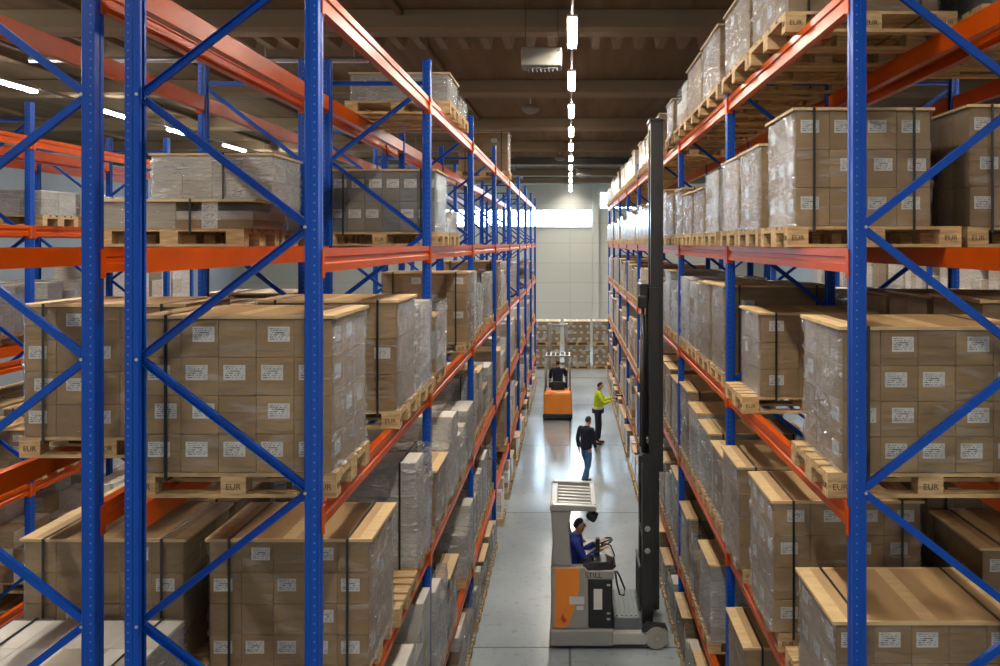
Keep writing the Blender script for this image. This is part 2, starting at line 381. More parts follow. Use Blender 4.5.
def stack_mesh(name, nx, ny, nz, W, D, Ht, mats, rnd, drop=0, g=.007, stagger=True):
    """cartons packed in layers, fused, with a groove at every seam; base at z=0, centred in x and y"""
    cw, cd, ch = W / nx, D / ny, Ht / nz
    B = []
    top = {}
    for i in range(nx):
        for j in range(ny): top[(i, j)] = nz - (rnd.choice([0, 0, 1, 1, 2]) if drop else 0)
    if drop: top[(0, 0)] = nz
    for (i, j), n in top.items():
        x0, y0 = -W / 2 + i * cw, -D / 2 + j * cd
        ins = lambda a, lo: .012 if lo else 0
        B.append((x0 + (.012 if i == 0 else 0), x0 + cw - (.012 if i == nx - 1 else 0), y0 + (.012 if j == 0 else 0), y0 + cd - (.012 if j == ny - 1 else 0), 0.0, n * ch - .012, rnd.randrange(len(mats))))
    for (i, j), n in top.items():
        x0, y0 = -W / 2 + i * cw, -D / 2 + j * cd
        for k in range(n):
            B.append((x0 + g / 2, x0 + cw - g / 2, y0 + g / 2, y0 + cd - g / 2, k * ch, (k + 1) * ch - g, rnd.randrange(len(mats))))
    return vox(name, B, mats)
def wrap_mesh(name, amp=.010, nz=26, n=14, seed=0, m='wrap', m2=None):
    """film sleeve round a unit load (x, y in -.5...5, z 0..1), gathered and creased"""
    v, f = [], []
    ring = []
    for s in range(4):
        for k in range(n):
            t = -.5 + k / n
            p = [(t, -.5), (.5, t), (-t, .5), (-.5, -t)][s]; ring.append(p)
    R = len(ring)
    for j in range(nz + 1):
        z = j / nz
        for x, y in ring:
            q = Vector((x * 5, y * 5, z * 6 + seed * 9.1))
            d = amp * (1.2 * noise.noise(q * 1.3) + 1.0 * noise.noise(Vector((x * 3 + seed, y * 3, z * 22 + 6 * x))) + .7 * noise.noise(Vector((x * 9, y * 9 + seed, z * 30 - 9 * y))))
            cx = .985 if abs(abs(x) - .5) < 1e-4 and abs(abs(y) - .5) < 1e-4 else 1
            k = 1 + (.012 if j == 0 else 0)
            nx_ = math.copysign(1, x) if abs(abs(x) - .5) < 1e-4 else 0; ny_ = math.copysign(1, y) if abs(abs(y) - .5) < 1e-4 else 0
            v.append((x * cx * k + nx_ * (abs(d) + .004), y * cx * k + ny_ * (abs(d) + .004), z))
    for j in range(nz):
        for i in range(R): f.append((j * R + i, j * R + (i + 1) % R, (j + 1) * R + (i + 1) % R, (j + 1) * R + i))
    me = mesh(name, v, f, [m, m2 or m], [(1 if (i % R) // n in (0, 2) else 0) for i in range(nz * R)], smooth=True); return me
WR = [wrap_mesh('stretch_wrap', seed=i) for i in range(3)]
WRT = [wrap_mesh('stretch_wrap', .016, seed=5 + i, m='wrap_thick', m2='wrap') for i in range(3)]  # x sides carry the painted glare, front and back keep the clear film
WRW = [wrap_mesh('stretch_wrap', .018, seed=9 + i, m='wrap_white') for i in range(3)]
def lid_mesh(W, D, t=.020, wave=0):
    return vox('lid', [(-W / 2, W / 2, -D / 2, D / 2, 0, t, 0), (-W / 2, -W / 2 + .095, -D / 2, D / 2, t - .008, t, 1), (W / 2 - .095, W / 2, -D / 2, D / 2, t - .008, t, 1),
                       (-W / 2, W / 2, -D / 2, -D / 2 + .02, 0, t, 1), (-W / 2, W / 2, D / 2 - .02, D / 2, 0, t, 1), (-W / 2, -W / 2 + .02, -D / 2, D / 2, 0, t, 1), (W / 2 - .02, W / 2, -D / 2, D / 2, 0, t, 1),
                       (-.05, .05, -D / 2, D / 2, t - .006, t, 1)], ['lid', 'lid_edge'])
_lid = {}
def lid_for(W, D):
    k = (round(W, 1), round(D, 1))
    if k not in _lid: _lid[k] = lid_mesh(*k)
    return _lid[k], (W / k[0], D / k[1], 1)
def strap_mesh():
    """closed band in the yz plane round a unit load (y -.5...5, z 0..1)"""
    w = .009; v, f = [], []
    for x in (-w, w):
        for yy, zz in ((-.5, 0), (.5, 0), (.5, 1), (-.5, 1)): v.append((x, yy, zz))
        for yy, zz in ((-.494, .004), (.494, .004), (.494, .996), (-.494, .996)): v.append((x, yy, zz))
    for i in range(4):
        j = (i + 1) % 4
        f += [(i, j, 8 + j, 8 + i), (4 + i, 12 + i, 12 + j, 4 + j), (i, 4 + i, 4 + j, j), (8 + i, 8 + j, 12 + j, 12 + i)]
    me = mesh('strap', v, f, ['strap']); fixn(me); return me
ME_STRAP = strap_mesh()
def label_mesh(w, h):
    v, f = box_vf(-w / 2, w / 2, -.0012, 0, -h / 2, h / 2)
    me = mesh('label', v, f, ['label']); uv = me.uv_layers.new(name='UVMap')
    for p in me.polygons:
        for li in p.loop_indices:
            c = me.vertices[me.loops[li].vertex_index].co; uv.data[li].uv = (c.x / w + .5, c.z / h + .5)
    return me
ME_LAB = label_mesh(.128, .088); ME_LABW = label_mesh(.19, .10)
def carton_mesh(w, d, h, m, tape=True):
    me = box('carton', -w / 2, w / 2, -d / 2, d / 2, 0, h, m, .003); return me
_cart = {}
def carton(w, d, h, m):
    k = (round(w, 3), round(d, 3), round(h, 3), m)
    if k not in _cart: _cart[k] = carton_mesh(w, d, h, m)
    return _cart[k]
RV = random.Random(11)
VAR = {  # stacks for mid and far loads at unit size 1.1 x .76 x 1
    'brown': [stack_mesh('carton_stack', nx, ny, nz, 1.1, .76, 1.0, ['kraft0', 'kraft1', 'kraft2'], RV) for nx, ny, nz in ((4, 3, 4), (3, 2, 3), (5, 3, 5), (2, 2, 4), (4, 2, 3))],
    'pale': [stack_mesh('carton_stack', nx, ny, nz, 1.1, .76, 1.0, ['pale0', 'pale1', 'pale2', 'pale0'], RV, d) for nx, ny, nz, d in ((3, 2, 4, 0), (2, 2, 3, 1), (3, 3, 5, 1), (4, 2, 3, 0))],
    'mixed': [stack_mesh('carton_stack', nx, ny, nz, 1.1, .76, 1.0, ['kraft0', 'pale2', 'kraft2', 'pale0'], RV, 1) for nx, ny, nz in ((3, 2, 4), (4, 3, 5), (2, 2, 3))],
    'grey': [stack_mesh('carton_stack', 5, 3, 2, 1.1, .76, 1.0, ['grey0', 'grey1', 'grey2'], RV)]}
def film_copy(me, i):
    c = me.copy()
    for k, s in enumerate(c.materials):
        nm = s.name.split('.')[0]
        key = {'kraft_board_': 'film_kraft', 'pale_board_': 'film_pale'}.get(nm[:-1])
        if key: c.materials[k] = M[key + nm[-1]]
    return c
VARF = {k: [film_copy(m, i) for i, m in enumerate(v)] for k, v in VAR.items()}
USED = set()
def words_of(style, Hc, lid, wrap, empty_=False):
    size = 'low' if Hc < .45 else 'tall' if Hc > .83 else ''
    col = {'brown': 'brown carton', 'pale': 'pale wrapped', 'mixed': 'mixed carton', 'grey': 'grey carton', 'white': 'white wrapped'}[style]
    return ' '.join(x for x in (size, 'lidded' if lid else '', col, 'load') if x)
RR = random.Random(5)
def load(row, bay, lv, place, y0, style='brown', Hc=.8, W=1.1, D=.78, lid=True, det=1, nx=5, ny=3, nz=4, strap=True, xoff=0, pal='n', lab=.6, thick=False, zbase=None, label=None, wrap=True, rz=0):
    xf, xr, s, xc, w = ROWS[row]
    z = (LV[lv] if zbase is None else zbase) + .0015
    pd = 1.19 if pal == 'L' else .8
    g = 'pallet loads in the ' + w
    lab_txt = label or '%s, %s, %s bay, %s, %s place' % (words_of(style, Hc, lid, wrap), w, ORD[bay], LN[lv], ORD[place])
    back = 0 if lv not in 'BCD' or row not in ('L1', 'R1') else (.07 if bay >= 1 else 0) if row == 'R1' else (.08 if bay >= 2 else 0)
    pback = (.06 if row == 'R1' and bay == 0 else .035 if row == 'L1' and bay < 2 else 0) if lv in 'CD' or bay >= 1 and lv == 'B' else 0
    r = empty('pallet_load', (xc - s * back, y0 + pd / 2, z), lab_txt, 'pallet load', g, rz)
    p = put('pallet', ME_PAL_L if pal == 'L' else ME_PAL, r, (-s * pback, 0, 0))
    if det >= 2:
        for px in (-.5275, 0, .5275): put('stamp_lettering', ME_STAMP, p, (px, -pd / 2 - .0012, .062), (PI / 2, 0, 0))
        sx = s * .6012
        put('stamp_lettering', ME_STAMP, p, (sx, -pd / 2 + .06, .062), (PI / 2, 0, PI / 2 * s))
    zc = .146
    # cargo sits toward the aisle edge
    cx = s * (.6 - W / 2 - .03) + xoff
    cy = -pd / 2 + D / 2 + .03 if pal == 'L' else 0
    if det >= 2:
        cw, cd, ch = W / nx, D / ny, Hc / nz
        mats = {'brown': ['kraft0', 'kraft1', 'kraft2'], 'grey': ['grey0', 'grey1', 'grey2'], 'pale': ['pale0', 'pale1']}[style]
        for k in range(nz):
            for i in range(nx):
                for j in range(ny):
                    if 0 < i < nx - 1 and 0 < j < ny - 1: continue
                    c = put('carton', carton(cw - .002, cd - .002, ch - .002, RR.choice(mats)), r, (cx - W / 2 + (i + .5) * cw, cy - D / 2 + (j + .5) * cd, zc + k * ch))
                    lx = RR.uniform(-.2, .2) * 0 + (.10 * cw if k % 2 else -.08 * cw)
                    if j == 0 and (i + k) % 2 == 0 and RR.random() < lab + .35: put('label', ME_LAB, c, (lx, -cd / 2 + .0018, ch * .60), (0, 0, 0))
                    elif j == 0 and RR.random() < lab - .25: put('label', ME_LAB, c, (lx, -cd / 2 + .0018, ch * .60), (0, 0, 0))
                    if ((s > 0 and i == nx - 1) or (s < 0 and i == 0)) and RR.random() < lab * .7:
                        put('label', ME_LAB, c, (s * (cw / 2 - .0018), 0, ch * .55), (0, 0, PI / 2 * s))
    else:
        pool = (VAR if det == 1 else VARF)[{'white': 'pale'}.get(style, style)]
        me = RR.choice(pool)
        st = put('carton_stack', me, r, (cx, cy, zc), (0, 0, RR.choice([0, PI])), (W / 1.1, D / .76, Hc))
        if det == 1 and lab:
            for k in range(3):
                for q in (-.28, .22):
                    if RR.random() < lab: put('label', ME_LAB, r, (cx + q * W, cy - D / 2 - .0015, zc + Hc * (.2 + .3 * k)), (0, 0, 0))
                if RR.random() < lab: put('label', ME_LAB, r, (cx + s * (W / 2 + .0015), cy + RR.choice([-.2, .18]) * D, zc + Hc * (.2 + .3 * k)), (0, 0, PI / 2 * s))
    if wrap and det >= 1:
        put('stretch_wrap', RR.choice(WRW if style in ('pale', 'white') else WRT if thick else WR), r, (cx, cy, zc - .004), (0, 0, RR.choice([0, PI])), (W + .008, D + .008, Hc + .006))
    zt = zc + Hc + .002
    if lid:
        LW, LD = W + .05, D + .035
        me, sc = lid_for(LW, LD)
        put('lid', me, r, (cx, cy, zt), (0, 0, 0), sc); zt += .020
    if strap and det >= 1:
        dd = max(D + .05, pd + .006)
        for q in ((-.37, .37) if det >= 2 or RR.random() < .7 else (0.1,)):
            put('strap', ME_STRAP, r, (cx + q * W, cy if pal == 'L' else 0, .101), (0, 0, 0), (1, dd if pal != 'L' else D + .05, zt - .101 + .003))
    return r
def empty_pallet(row, bay, lv, place, y0, pal='n'):
    xf, xr, s, xc, w = ROWS[row]
    o = tag(put('pallet', ME_PAL, None, (xc, y0 + .4, LV[lv] + .0015)), 'empty wooden pallet, %s, %s bay, %s, %s place' % (w, ORD[bay], LN[lv], ORD[place]), 'pallet', 'empty pallets in the ' + w); return o
SL = [.15, 1.045, 1.94, 2.80]          # offsets of the four places inside a bay
def sy(b, p): return Y0 + BAY * b + SL[p]
# --- the loads that show large, each placed after the photograph
load('L1', 0, 'B', 0, sy(0, 0), Hc=.895, det=2, nx=5, nz=4, thick=True, lab=.75)
load('L1', 0, 'B', 2, sy(0, 2), Hc=.86, det=2, nx=4, nz=3, ny=2, lab=.5, thick=True)
load('L1', 0, 'B', 3, sy(0, 3), 'pale', Hc=.78, lid=False)
load('L1', 0, 'C', 1, sy(0, 1), Hc=.86, det=2, nx=5, nz=4, lab=.35, thick=True)
empty_pallet('L1', 0, 'C', 2, sy(0, 2))
load('L1', 0, 'C', 3, sy(0, 3), 'pale', Hc=.94, lid=False)
load('L1', 0, 'D', 1, sy(0, 1), 'pale', Hc=.85, lid=False); load('L1', 0, 'D', 2, sy(0, 2), 'pale', Hc=.95, lid=False); load('L1', 0, 'D', 3, sy(0, 3), 'mixed', Hc=1.1, lid=False)
load('L1', 1, 'A', 0, sy(1, 0), 'grey', Hc=.62, det=2, nx=6, nz=2, ny=3, lab=.7, thick=True, W=1.08)
load('L1', 1, 'A', 1, sy(1, 1), 'mixed', Hc=.26, lid=False)
load('L1', 1, 'B', 0, sy(1, 0), 'mixed', Hc=.72, lid=False, thick=True)
load('L1', 1, 'B', 3, sy(1, 3), 'brown', Hc=.92, W=1.14, det=2, nx=4, nz=4, ny=2, lab=.6)
load('L1', 1, 'T', 1, sy(1, 1), 'white', Hc=.30, lid=True, strap=False); load('L1', 1, 'T', 2, sy(1, 2), 'white', Hc=.22, lid=False)
load('L1', 3, 'T', 3, sy(3, 3), 'brown', Hc=.85, det=1)
load('L1', 3, 'B', 1, sy(3, 1), 'brown', Hc=.95, det=1, lab=.8)
load('L2', 0, 'B', 1, sy(0, 1), Hc=.895, det=2, nx=5, nz=4, lab=.45)
load('L2', 0, 'B', 2, sy(0, 2), Hc=.82); load('L2', 1, 'B', 0, sy(1, 0), 'mixed', Hc=.8)
load('L2', 0, 'A', 2, sy(0, 2), 'mixed', Hc=.21, W=1.24, xoff=.0, label='low lidded load wrapped in dark film, rear left rack, first bay, fourth beam level')
load('L2', 0, 'A', 3, sy(0, 3), 'pale', Hc=.67, W=1.08, lab=.3)
load('L2', 0, 'C', 1, sy(0, 1), Hc=.86, det=2, nx=5, nz=4, lab=.4)
load('L2', 0, 'C', 0, sy(0, 0), 'white', Hc=.37, lid=False, W=1.16)
load('L2', 0, 'C', 2, sy(0, 2), Hc=.86); load('L2', 0, 'D', 1, sy(0, 1), 'pale', Hc=.9, lid=False)
load('L2', 1, 'C', 0, sy(1, 0), 'mixed', Hc=.86)
load('R1', 0, 'A', 1, sy(0, 1), Hc=.795, W=.93, xoff=.03, det=2, nx=4, nz=3, lab=.9, thick=True)
load('R1', 0, 'A', 2, sy(0, 2), Hc=.655, W=1.05, det=1, thick=True); load('R1', 0, 'A', 3, sy(0, 3), Hc=.65, det=1, thick=True)
load('R1', 0, 'B', 0, sy(0, 0), Hc=.83, xoff=.06, W=1.1, det=2, nx=5, nz=4, lab=.7, thick=True)
load('R1', 0, 'B', 2, 7.22, Hc=.71, xoff=.13, W=1.0, det=2, nx=3, nz=3, ny=2, lab=.3, thick=True)
load('R1', 0, 'C', 0, sy(0, 0), Hc=.69, xoff=.03, det=2, nx=5, nz=3, lab=.8, pal='L', thick=True)
load('R1', 0, 'C', 1, 6.22, Hc=.97, xoff=.0, det=2, nx=4, nz=4, lab=.9, thick=True); load('R1', 0, 'C', 3, sy(0, 3), Hc=.88, det=2, nx=3, nz=4, ny=2, lab=.6, thick=True)
load('R1', 0, 'D', 1, sy(0, 1), Hc=.72); load('R1', 0, 'D', 2, 7.22, Hc=.98)
load('R1', 0, 'T', 0, 5.78, Hc=.80, W=1.05, D=1.12, det=2, nx=4, nz=3, ny=3, lab=.7, thick=True, pal='L')
load('R1', 0, 'T', 1, 7.02, Hc=.58, W=1.05, D=1.1, pal='L', thick=True)
load('R1', 1, 'T', 0, 8.44, Hc=.60, W=1.05, D=1.1, pal='L', thick=True); load('R1', 1, 'T', 1, 9.635, Hc=.58, W=.95, D=1.1, pal='L'); load('R1', 1, 'T', 2, 10.83, 'mixed', Hc=.52, W=.9, D=1.0, pal='L', lid=False)
load('R2', 0, 'A', 1, 5.80, Hc=.83, det=2, nx=5, nz=3, lab=.8, W=1.12, xoff=-.03); load('R2', 0, 'A', 2, 6.66, Hc=.80, det=2, nx=4, nz=3, lab=.9, xoff=-.02, W=1.12); load('R2', 0, 'A', 3, 7.50, Hc=.7)
load('R2', 0, 'B', 1, sy(0, 1), Hc=.92, lab=.7); load('R2', 0, 'B', 2, sy(0, 2), Hc=.90, lab=.7); load('R2', 0, 'B', 3, sy(0, 3), Hc=.86, det=1, lab=.8); load('R2', 1, 'B', 0, sy(1, 0), 'white', Hc=.75, lid=False); load('R2', 1, 'B', 1, sy(1, 1), 'pale', Hc=.8, lid=False)
load('R2', 0, 'C', 1, sy(0, 1), Hc=.80, det=2, nx=4, nz=3, lab=.8); load('R2', 0, 'C', 2, sy(0, 2), Hc=.95, lab=.8); load('R2', 0, 'C', 3, sy(0, 3), Hc=.95)
load('R2', 0, 'T', 0, 5.6, 'grey', Hc=.75, W=1.1, det=1); load('R2', 0, 'T', 1, 6.65, 'white', Hc=.7, lid=False)
load('R2', 1, 'A', 0, sy(1, 0), Hc=.7); load('R2', 1, 'A', 1, sy(1, 1), Hc=.7)
# far rows seen through the gaps
for p in range(4):
    load('L3', 1, 'A', p, Y3 + BAY + SL[p], 'white', Hc=.33, lid=False, det=1, zbase=ZL3['A'], lab=0, strap=False)
for p in range(1, 4):
    load('L4', 1, 'B', p, Y3 + BAY + SL[p], 'white', Hc=.72, lid=False, zbase=ZL3['B'], lab=.3); load('L4', 1, 'C', p, Y3 + BAY + SL[p], 'pale', Hc=.6, zbase=ZL3['C'], lab=.3)
for p in range(4):
    for l, hc in (('A', .3), ('B', 1.0), ('C', 1.0), ('D', 1.0)): load('L4', 2, l, p, Y3 + 2 * BAY + SL[p], 'white' if l in 'AB' else 'mixed', Hc=hc - .04 * p, lid=False, zbase=ZL3[l], det=0)
for p in range(4):
    load('L3', 1, 'C', p, Y3 + BAY + SL[p], 'pale' if p == 2 else 'brown', Hc=.5 + .1 * p, zbase=ZL3['C']); load('L3', 1, 'D', p, Y3 + BAY + SL[p], 'mixed', Hc=.9 - .05 * p, lid=False, zbase=ZL3['D'], det=0); load('L3', 1, 'F', p, Y3 + BAY + SL[p], 'brown', Hc=.68, zbase=0.0)
for q in range(16):
    b, p = divmod(q, 4)
    load('R3', b, 'B', p, sy(b + 1, p), RR.choice(['white', 'pale', 'brown']), Hc=RR.uniform(.9, 1.05), lid=False, det=0)
# --- the rest of both aisle faces
TAKEN = {('L1', 1, 'A'), ('L1', 1, 'T'), ('L1', 1, 'B', 0), ('L1', 1, 'B', 3), ('L1', 3, 'T'), ('L1', 3, 'B', 1), ('R1', 1, 'T')}
rr = random.Random(21)
hmax = {'T': .62, 'A': .72, 'B': .90, 'C': 1.02, 'D': 1.08, 'F': .72}; hmin = {'T': .45, 'A': .50, 'B': .60, 'C': .65, 'D': .62, 'F': .48}
CNT = 0
for b in range(1, NB):
    for r in ('R1', 'L1'):
        for l in 'TABCDF':
            for p in range(4):
                if (r, b, l) in TAKEN or (r, b, l, p) in TAKEN: continue
                u = rr.random(); v = rr.random()
                if r == 'R1':
                    if u > (.95 if l != 'T' else .8): continue
                    style = 'brown' if v < .66 else 'mixed' if v < .8 else 'pale'
                else:
                    if l in 'TA': continue
                    if u > (.72 if b > 1 else .80): continue
                    if l == 'B' and b in (1,) : continue
                    if l == 'B' and b > 3 and u > .55: continue
                    style = 'pale' if v < .66 else 'mixed' if v < .84 else 'brown'
                hc = rr.uniform(hmin[l], hmax[l]); det = 1 if b <= 2 else 0
                if r == 'L1': hc = rr.uniform(hmin[l] * .75, hmax[l])
                load(r, b, l, p, sy(b, p) + rr.uniform(-.02, .02), style, hc, W=rr.uniform(1.0, 1.14), D=rr.uniform(.72, .79), lid=(style == 'brown' or rr.random() < .2), det=det, thick=True, strap=det == 1 and rr.random() < .6, lab=.45 if det else 0)
                CNT += 1
# floor level of the first bay shows only at its far end
load('R1', 0, 'F', 3, sy(0, 3), Hc=.66); load('L1', 0, 'F', 3, sy(0, 3), 'pale', Hc=.6, lid=False)
# ------------------------------------------------------------------ the hall
CZ, YF = 9.33, 48.0
XL, XR, YN = -19.0, 11.5, -7.0
struct('floor', box('floor', XL, XR, YN, YF, -.2, 0, 'floor'))
struct('ceiling', box('ceiling', XL, XR, YN, YF + .3, CZ, CZ + .2, 'ceil'))
struct('wall_left', box('wall_left', XL - .3, XL, YN, YF, -.2, CZ, 'wall_side')); struct('wall_right', box('wall_right', XR, XR + .3, YN, YF, -.2, CZ, 'wall_side'))
W1 = (-14.0, 1.27, 6.66, 7.70); W2 = (1.72, 8.5, 7.72, 8.72)
struct('wall_far', vox('wall_far', [
    (XL - .3, W1[0], YF, YF + .3, -.2, CZ, 0), (W1[0], W1[1], YF, YF + .3, -.2, W1[2], 0), (W1[0], W1[1], YF, YF + .3, W1[3], CZ, 0),
    (W1[1], W2[0], YF, YF + .3, -.2, CZ, 0), (W2[0], W2[1], YF, YF + .3, -.2, W2[2], 0), (W2[0], W2[1], YF, YF + .3, W2[3], CZ, 0), (W2[1], XR + .3, YF, YF + .3, -.2, CZ, 0)], ['wall']))
def window(n, w, ncol):
    x0, x1, z0, z1 = w
    B = [(x0, x1, YF + .05, YF + .12, z0, z0 + .06, 0), (x0, x1, YF + .05, YF + .12, z1 - .06, z1, 0)]
    for i in range(ncol + 1):
        x = x0 + (x1 - x0 - .05) * i / ncol; B.append((x, x + .05, YF + .05, YF + .12, z0, z1, 0))
    o = struct('window_%d' % n, vox('window_frame', B, ['white']))
    p = put('window_pane', box('window_pane', x0 + .01, x1 - .01, YF + .125, YF + .135, z0 + .01, z1 - .01, 'sky'), o)
window(1, W1, 5); window(2, W2, 2)
struct('trim_1', box('wall_column', 1.30, 1.66, YF - .22, YF - .001, 0, CZ - .01, 'wall', .01))
struct('trim_2', box('window_sill', W1[0], W1[1], YF - .06, YF + .04, 6.58, 6.655, 'wall_side', .005))
# roof beams across the hall, roof ribs between them, corrugated deck ends behind the first beam
for i, y in enumerate((7.4, 12.9, 18.4, 23.9, 29.4, 34.9, 40.4, 45.5)):
    struct('ceiling_beam_%d' % (i + 1), prism('ceiling_beam', [(y - .22, CZ - .01), (y - .22, CZ - .28), (y - .16, CZ - .34), (y + .16, CZ - .34), (y + .22, CZ - .28), (y + .22, CZ - .01)], XL + .01, XR - .01, 'cbeam', 'X'))
for i, x in enumerate((-15, -10.6, -7.4, -2.6, 3.4, 6.4)):
    struct('ceiling_rib_%d' % (i + 1), box('ceiling_rib', x - .05, x + .05, YN, YF, CZ - .10, CZ - .001, 'ceil', .01))
zz = []
x = XL + .1
while x < XR - .3:
    zz += [(x, CZ - .02), (x + .12, CZ - .02), (x + .18, CZ - .30), (x + .30, CZ - .30)]; x += .36
zz2 = [(a, b - .03) for a, b in zz[::-1]]
def ribbon(name, top, y0, y1, m):
    v, f = [], []
    n = len(top)
    for a, b in top: v += [(a, y0, b), (a, y1, b), (a, y1, b - .03), (a, y0, b - .03)]
    for i in range(n - 1):
        for k in range(4): f.append((4 * i + k, 4 * i + (k + 1) % 4, 4 * i + 4 + (k + 1) % 4, 4 * i + 4 + k))
    f += [(0, 1, 2, 3), (4 * n - 4, 4 * n - 3, 4 * n - 2, 4 * n - 1)]
    me = mesh(name, v, f, [m]); fixn(me); return me
struct('ceiling_deck_1', ribbon('corrugated_deck', zz, 13.13, 13.9, 'cbeam'))
struct('ceiling_duct_1', box('duct', XL + .05, XR - .05, 31.0, 31.25, CZ - .65, CZ - .40, 'duct', .03))
# strip lights on their rails
def light_row(x, ys, z, w, v0):
    rail = tag(put('light_rail', box('light_rail', x - .018, x + .018, ys[0] - 1.2, ys[-1] + 1.2, z, z + .05, 'rail_grey', .006)), 'long thin metal rail carrying the strip lights %s' % w, 'light rail')
    y = ys[0] - 1
    while y < ys[-1] + 1.2:
        put('hanger_wire', tube('hanger_wire', [(x, y, z + .05), (x, y, CZ - .005)], .006, 'steel', 6), rail); y += 3.46 * 2
    hs = box('lamp_housing', -.058, .058, -.80, .80, -.035, -.001, 'white', .006) if x < -9 else vox('lamp_housing', [(-.070, .070, -.80, .80, -.035, -.001, 0), (-.070, -.064, -.80, .80, -.105, -.035, 0), (.064, .070, -.80, .80, -.105, -.035, 0)], ['white']); df = bevelled('diffuser', *box_vf(-.054, .054, -.78, .78, *((-.085, -.036) if x < -9 else (-.075, -.036))), 'lamp' if x < -9 else 'lamp_aisle', .012, 2)  # side lips added on all but the outermost row to shield the top loads
    for i, y in enumerate(ys):
        e = empty('ceiling_light', (x, y, z), ('glowing strip light %s, %s in view' % (w, ORD[i - v0])) if i >= v0 else ('strip light %s, overhead, %s before the first in view' % (w, ORD[v0 - 1 - i])), 'ceiling light', 'strip lights ' + w)
        put('lamp_housing', hs, e); put('diffuser', df, e)
ZL = H + 3.0
light_row(.03, [11.7 + 3.46 * k for k in range(-3, 11)], ZL, 'over the main aisle', 3)
light_row(-5.2, [11.7 + 3.46 * k for k in range(-3, 10)], ZL, 'over the next left aisle', 2)
light_row(-10.4, [11.9 + 3.46 * k for k in range(-1, 10)], ZL, 'over the outermost left aisle', 2)
light_row(5.4, [11.7 + 3.46 * k for k in range(-3, 10)], ZL, 'beyond the right rack', 3)
# heater, domes and pipe under the ceiling
def heater(x, y, z, lab, sc=1):
    e = empty('ceiling_heater', (x, y, z), lab, 'air heater', 'air heaters under the ceiling'); e.scale = (sc,) * 3
    put('housing', box('housing', -.30, .30, -.18, .22, -.02, .26, 'heater_grey', .02, 2), e)
    put('louvre_grille', vox('louvre_grille', [(-.20, .22, -.17, .0, -.06, -.045, 0)] + [(-.20 + i * .06, -.185 + i * .06, -.19, .0, -.10, -.045, 0) for i in range(8)], ['duct']), e)
    for q in (-.24, .24): put('bracket', tube('bracket', [(q, 0, .26), (q, 0, (CZ - z) / sc - .006)], .006, 'duct', 6), e)
    put('status_light', lathe('status_light', [(.018, -.19), (.018, -.181)], 'black', 10, 'Y'), e, (.25, 0, .20))
heater(-.42, 12.35, H + 2.62, 'grey box air heater with louvres hanging beside the first aisle lights')
def dome(x, y, z, lab):
    e = empty('ceiling_dome', (x, y, z), lab, 'ceiling dome', 'white domes under the ceiling')
    put('shade', lathe('shade', [(.03, .13), (.14, .12), (.19, .08), (.20, .02), (.19, .0), (.14, -.05), (.06, -.08), (.005, -.085)], 'heater_grey', 24), e)
    put('stem', tube('stem', [(0, 0, .13), (0, 0, CZ - z - .005)], .015, 'steel', 8), e)
dome(-.90, 18.9, H + 3.02, 'round pale dome hanging under the ceiling beyond the heater'); dome(-.36, 29.6, H + 3.0, 'small round dome hanging far down the aisle, left of the lights')
heater(.55, 33.5, H + 2.75, 'small far air heater under the ceiling near the end wall'); 
tag(put('ceiling_pipe', tube('ceiling_pipe', [(-9.5, 14.6, H + 3.22), (-3.55, 14.6, H + 3.22)], .05, 'steel', 10)), 'pale horizontal pipe under the ceiling above the left rack', 'pipe')
for q in (-8.5, -6, -3.8): put('pipe_hanger', tube('pipe_hanger', [(q, 14.6, H + 3.27), (q, 14.6, CZ - .005)], .008, 'steel', 6), bpy.data.objects['ceiling_pipe'])
# block-stacked pallet loads across the end of the aisle
for i, x in enumerate((-1.05, .33, 1.66)):
    z = 0
    for k in range(2):
        e = empty('pallet_load', (x, 38.4, z + .001), '%s dark carton load block-stacked at the aisle end, %s from the left' % (('lower', 'upper')[k], ORD[i]), 'pallet load', 'block stacked loads at the aisle end')
        put('pallet', ME_PAL_L, e); put('carton_stack', stack_mesh('carton_stack', 6, 4, 5, 1.16, 1.1, .92, ['kraft2', 'kraft0', 'pale2'], RV), e, (0, 0, .146))
        for q in range(4):
            for h in range(3): put('label', ME_LAB, e, (-.45 + .3 * q + .05 * (h % 2), -.5515, .30 + .28 * h))
        put('stretch_wrap', RR.choice(WR), e, (0, 0, .142), (0, 0, 0), (1.17, 1.11, .925))
        me, sc = lid_for(1.22, 1.16); put('lid', me, e, (0, 0, 1.068), (0, 0, 0), sc); z += 1.09
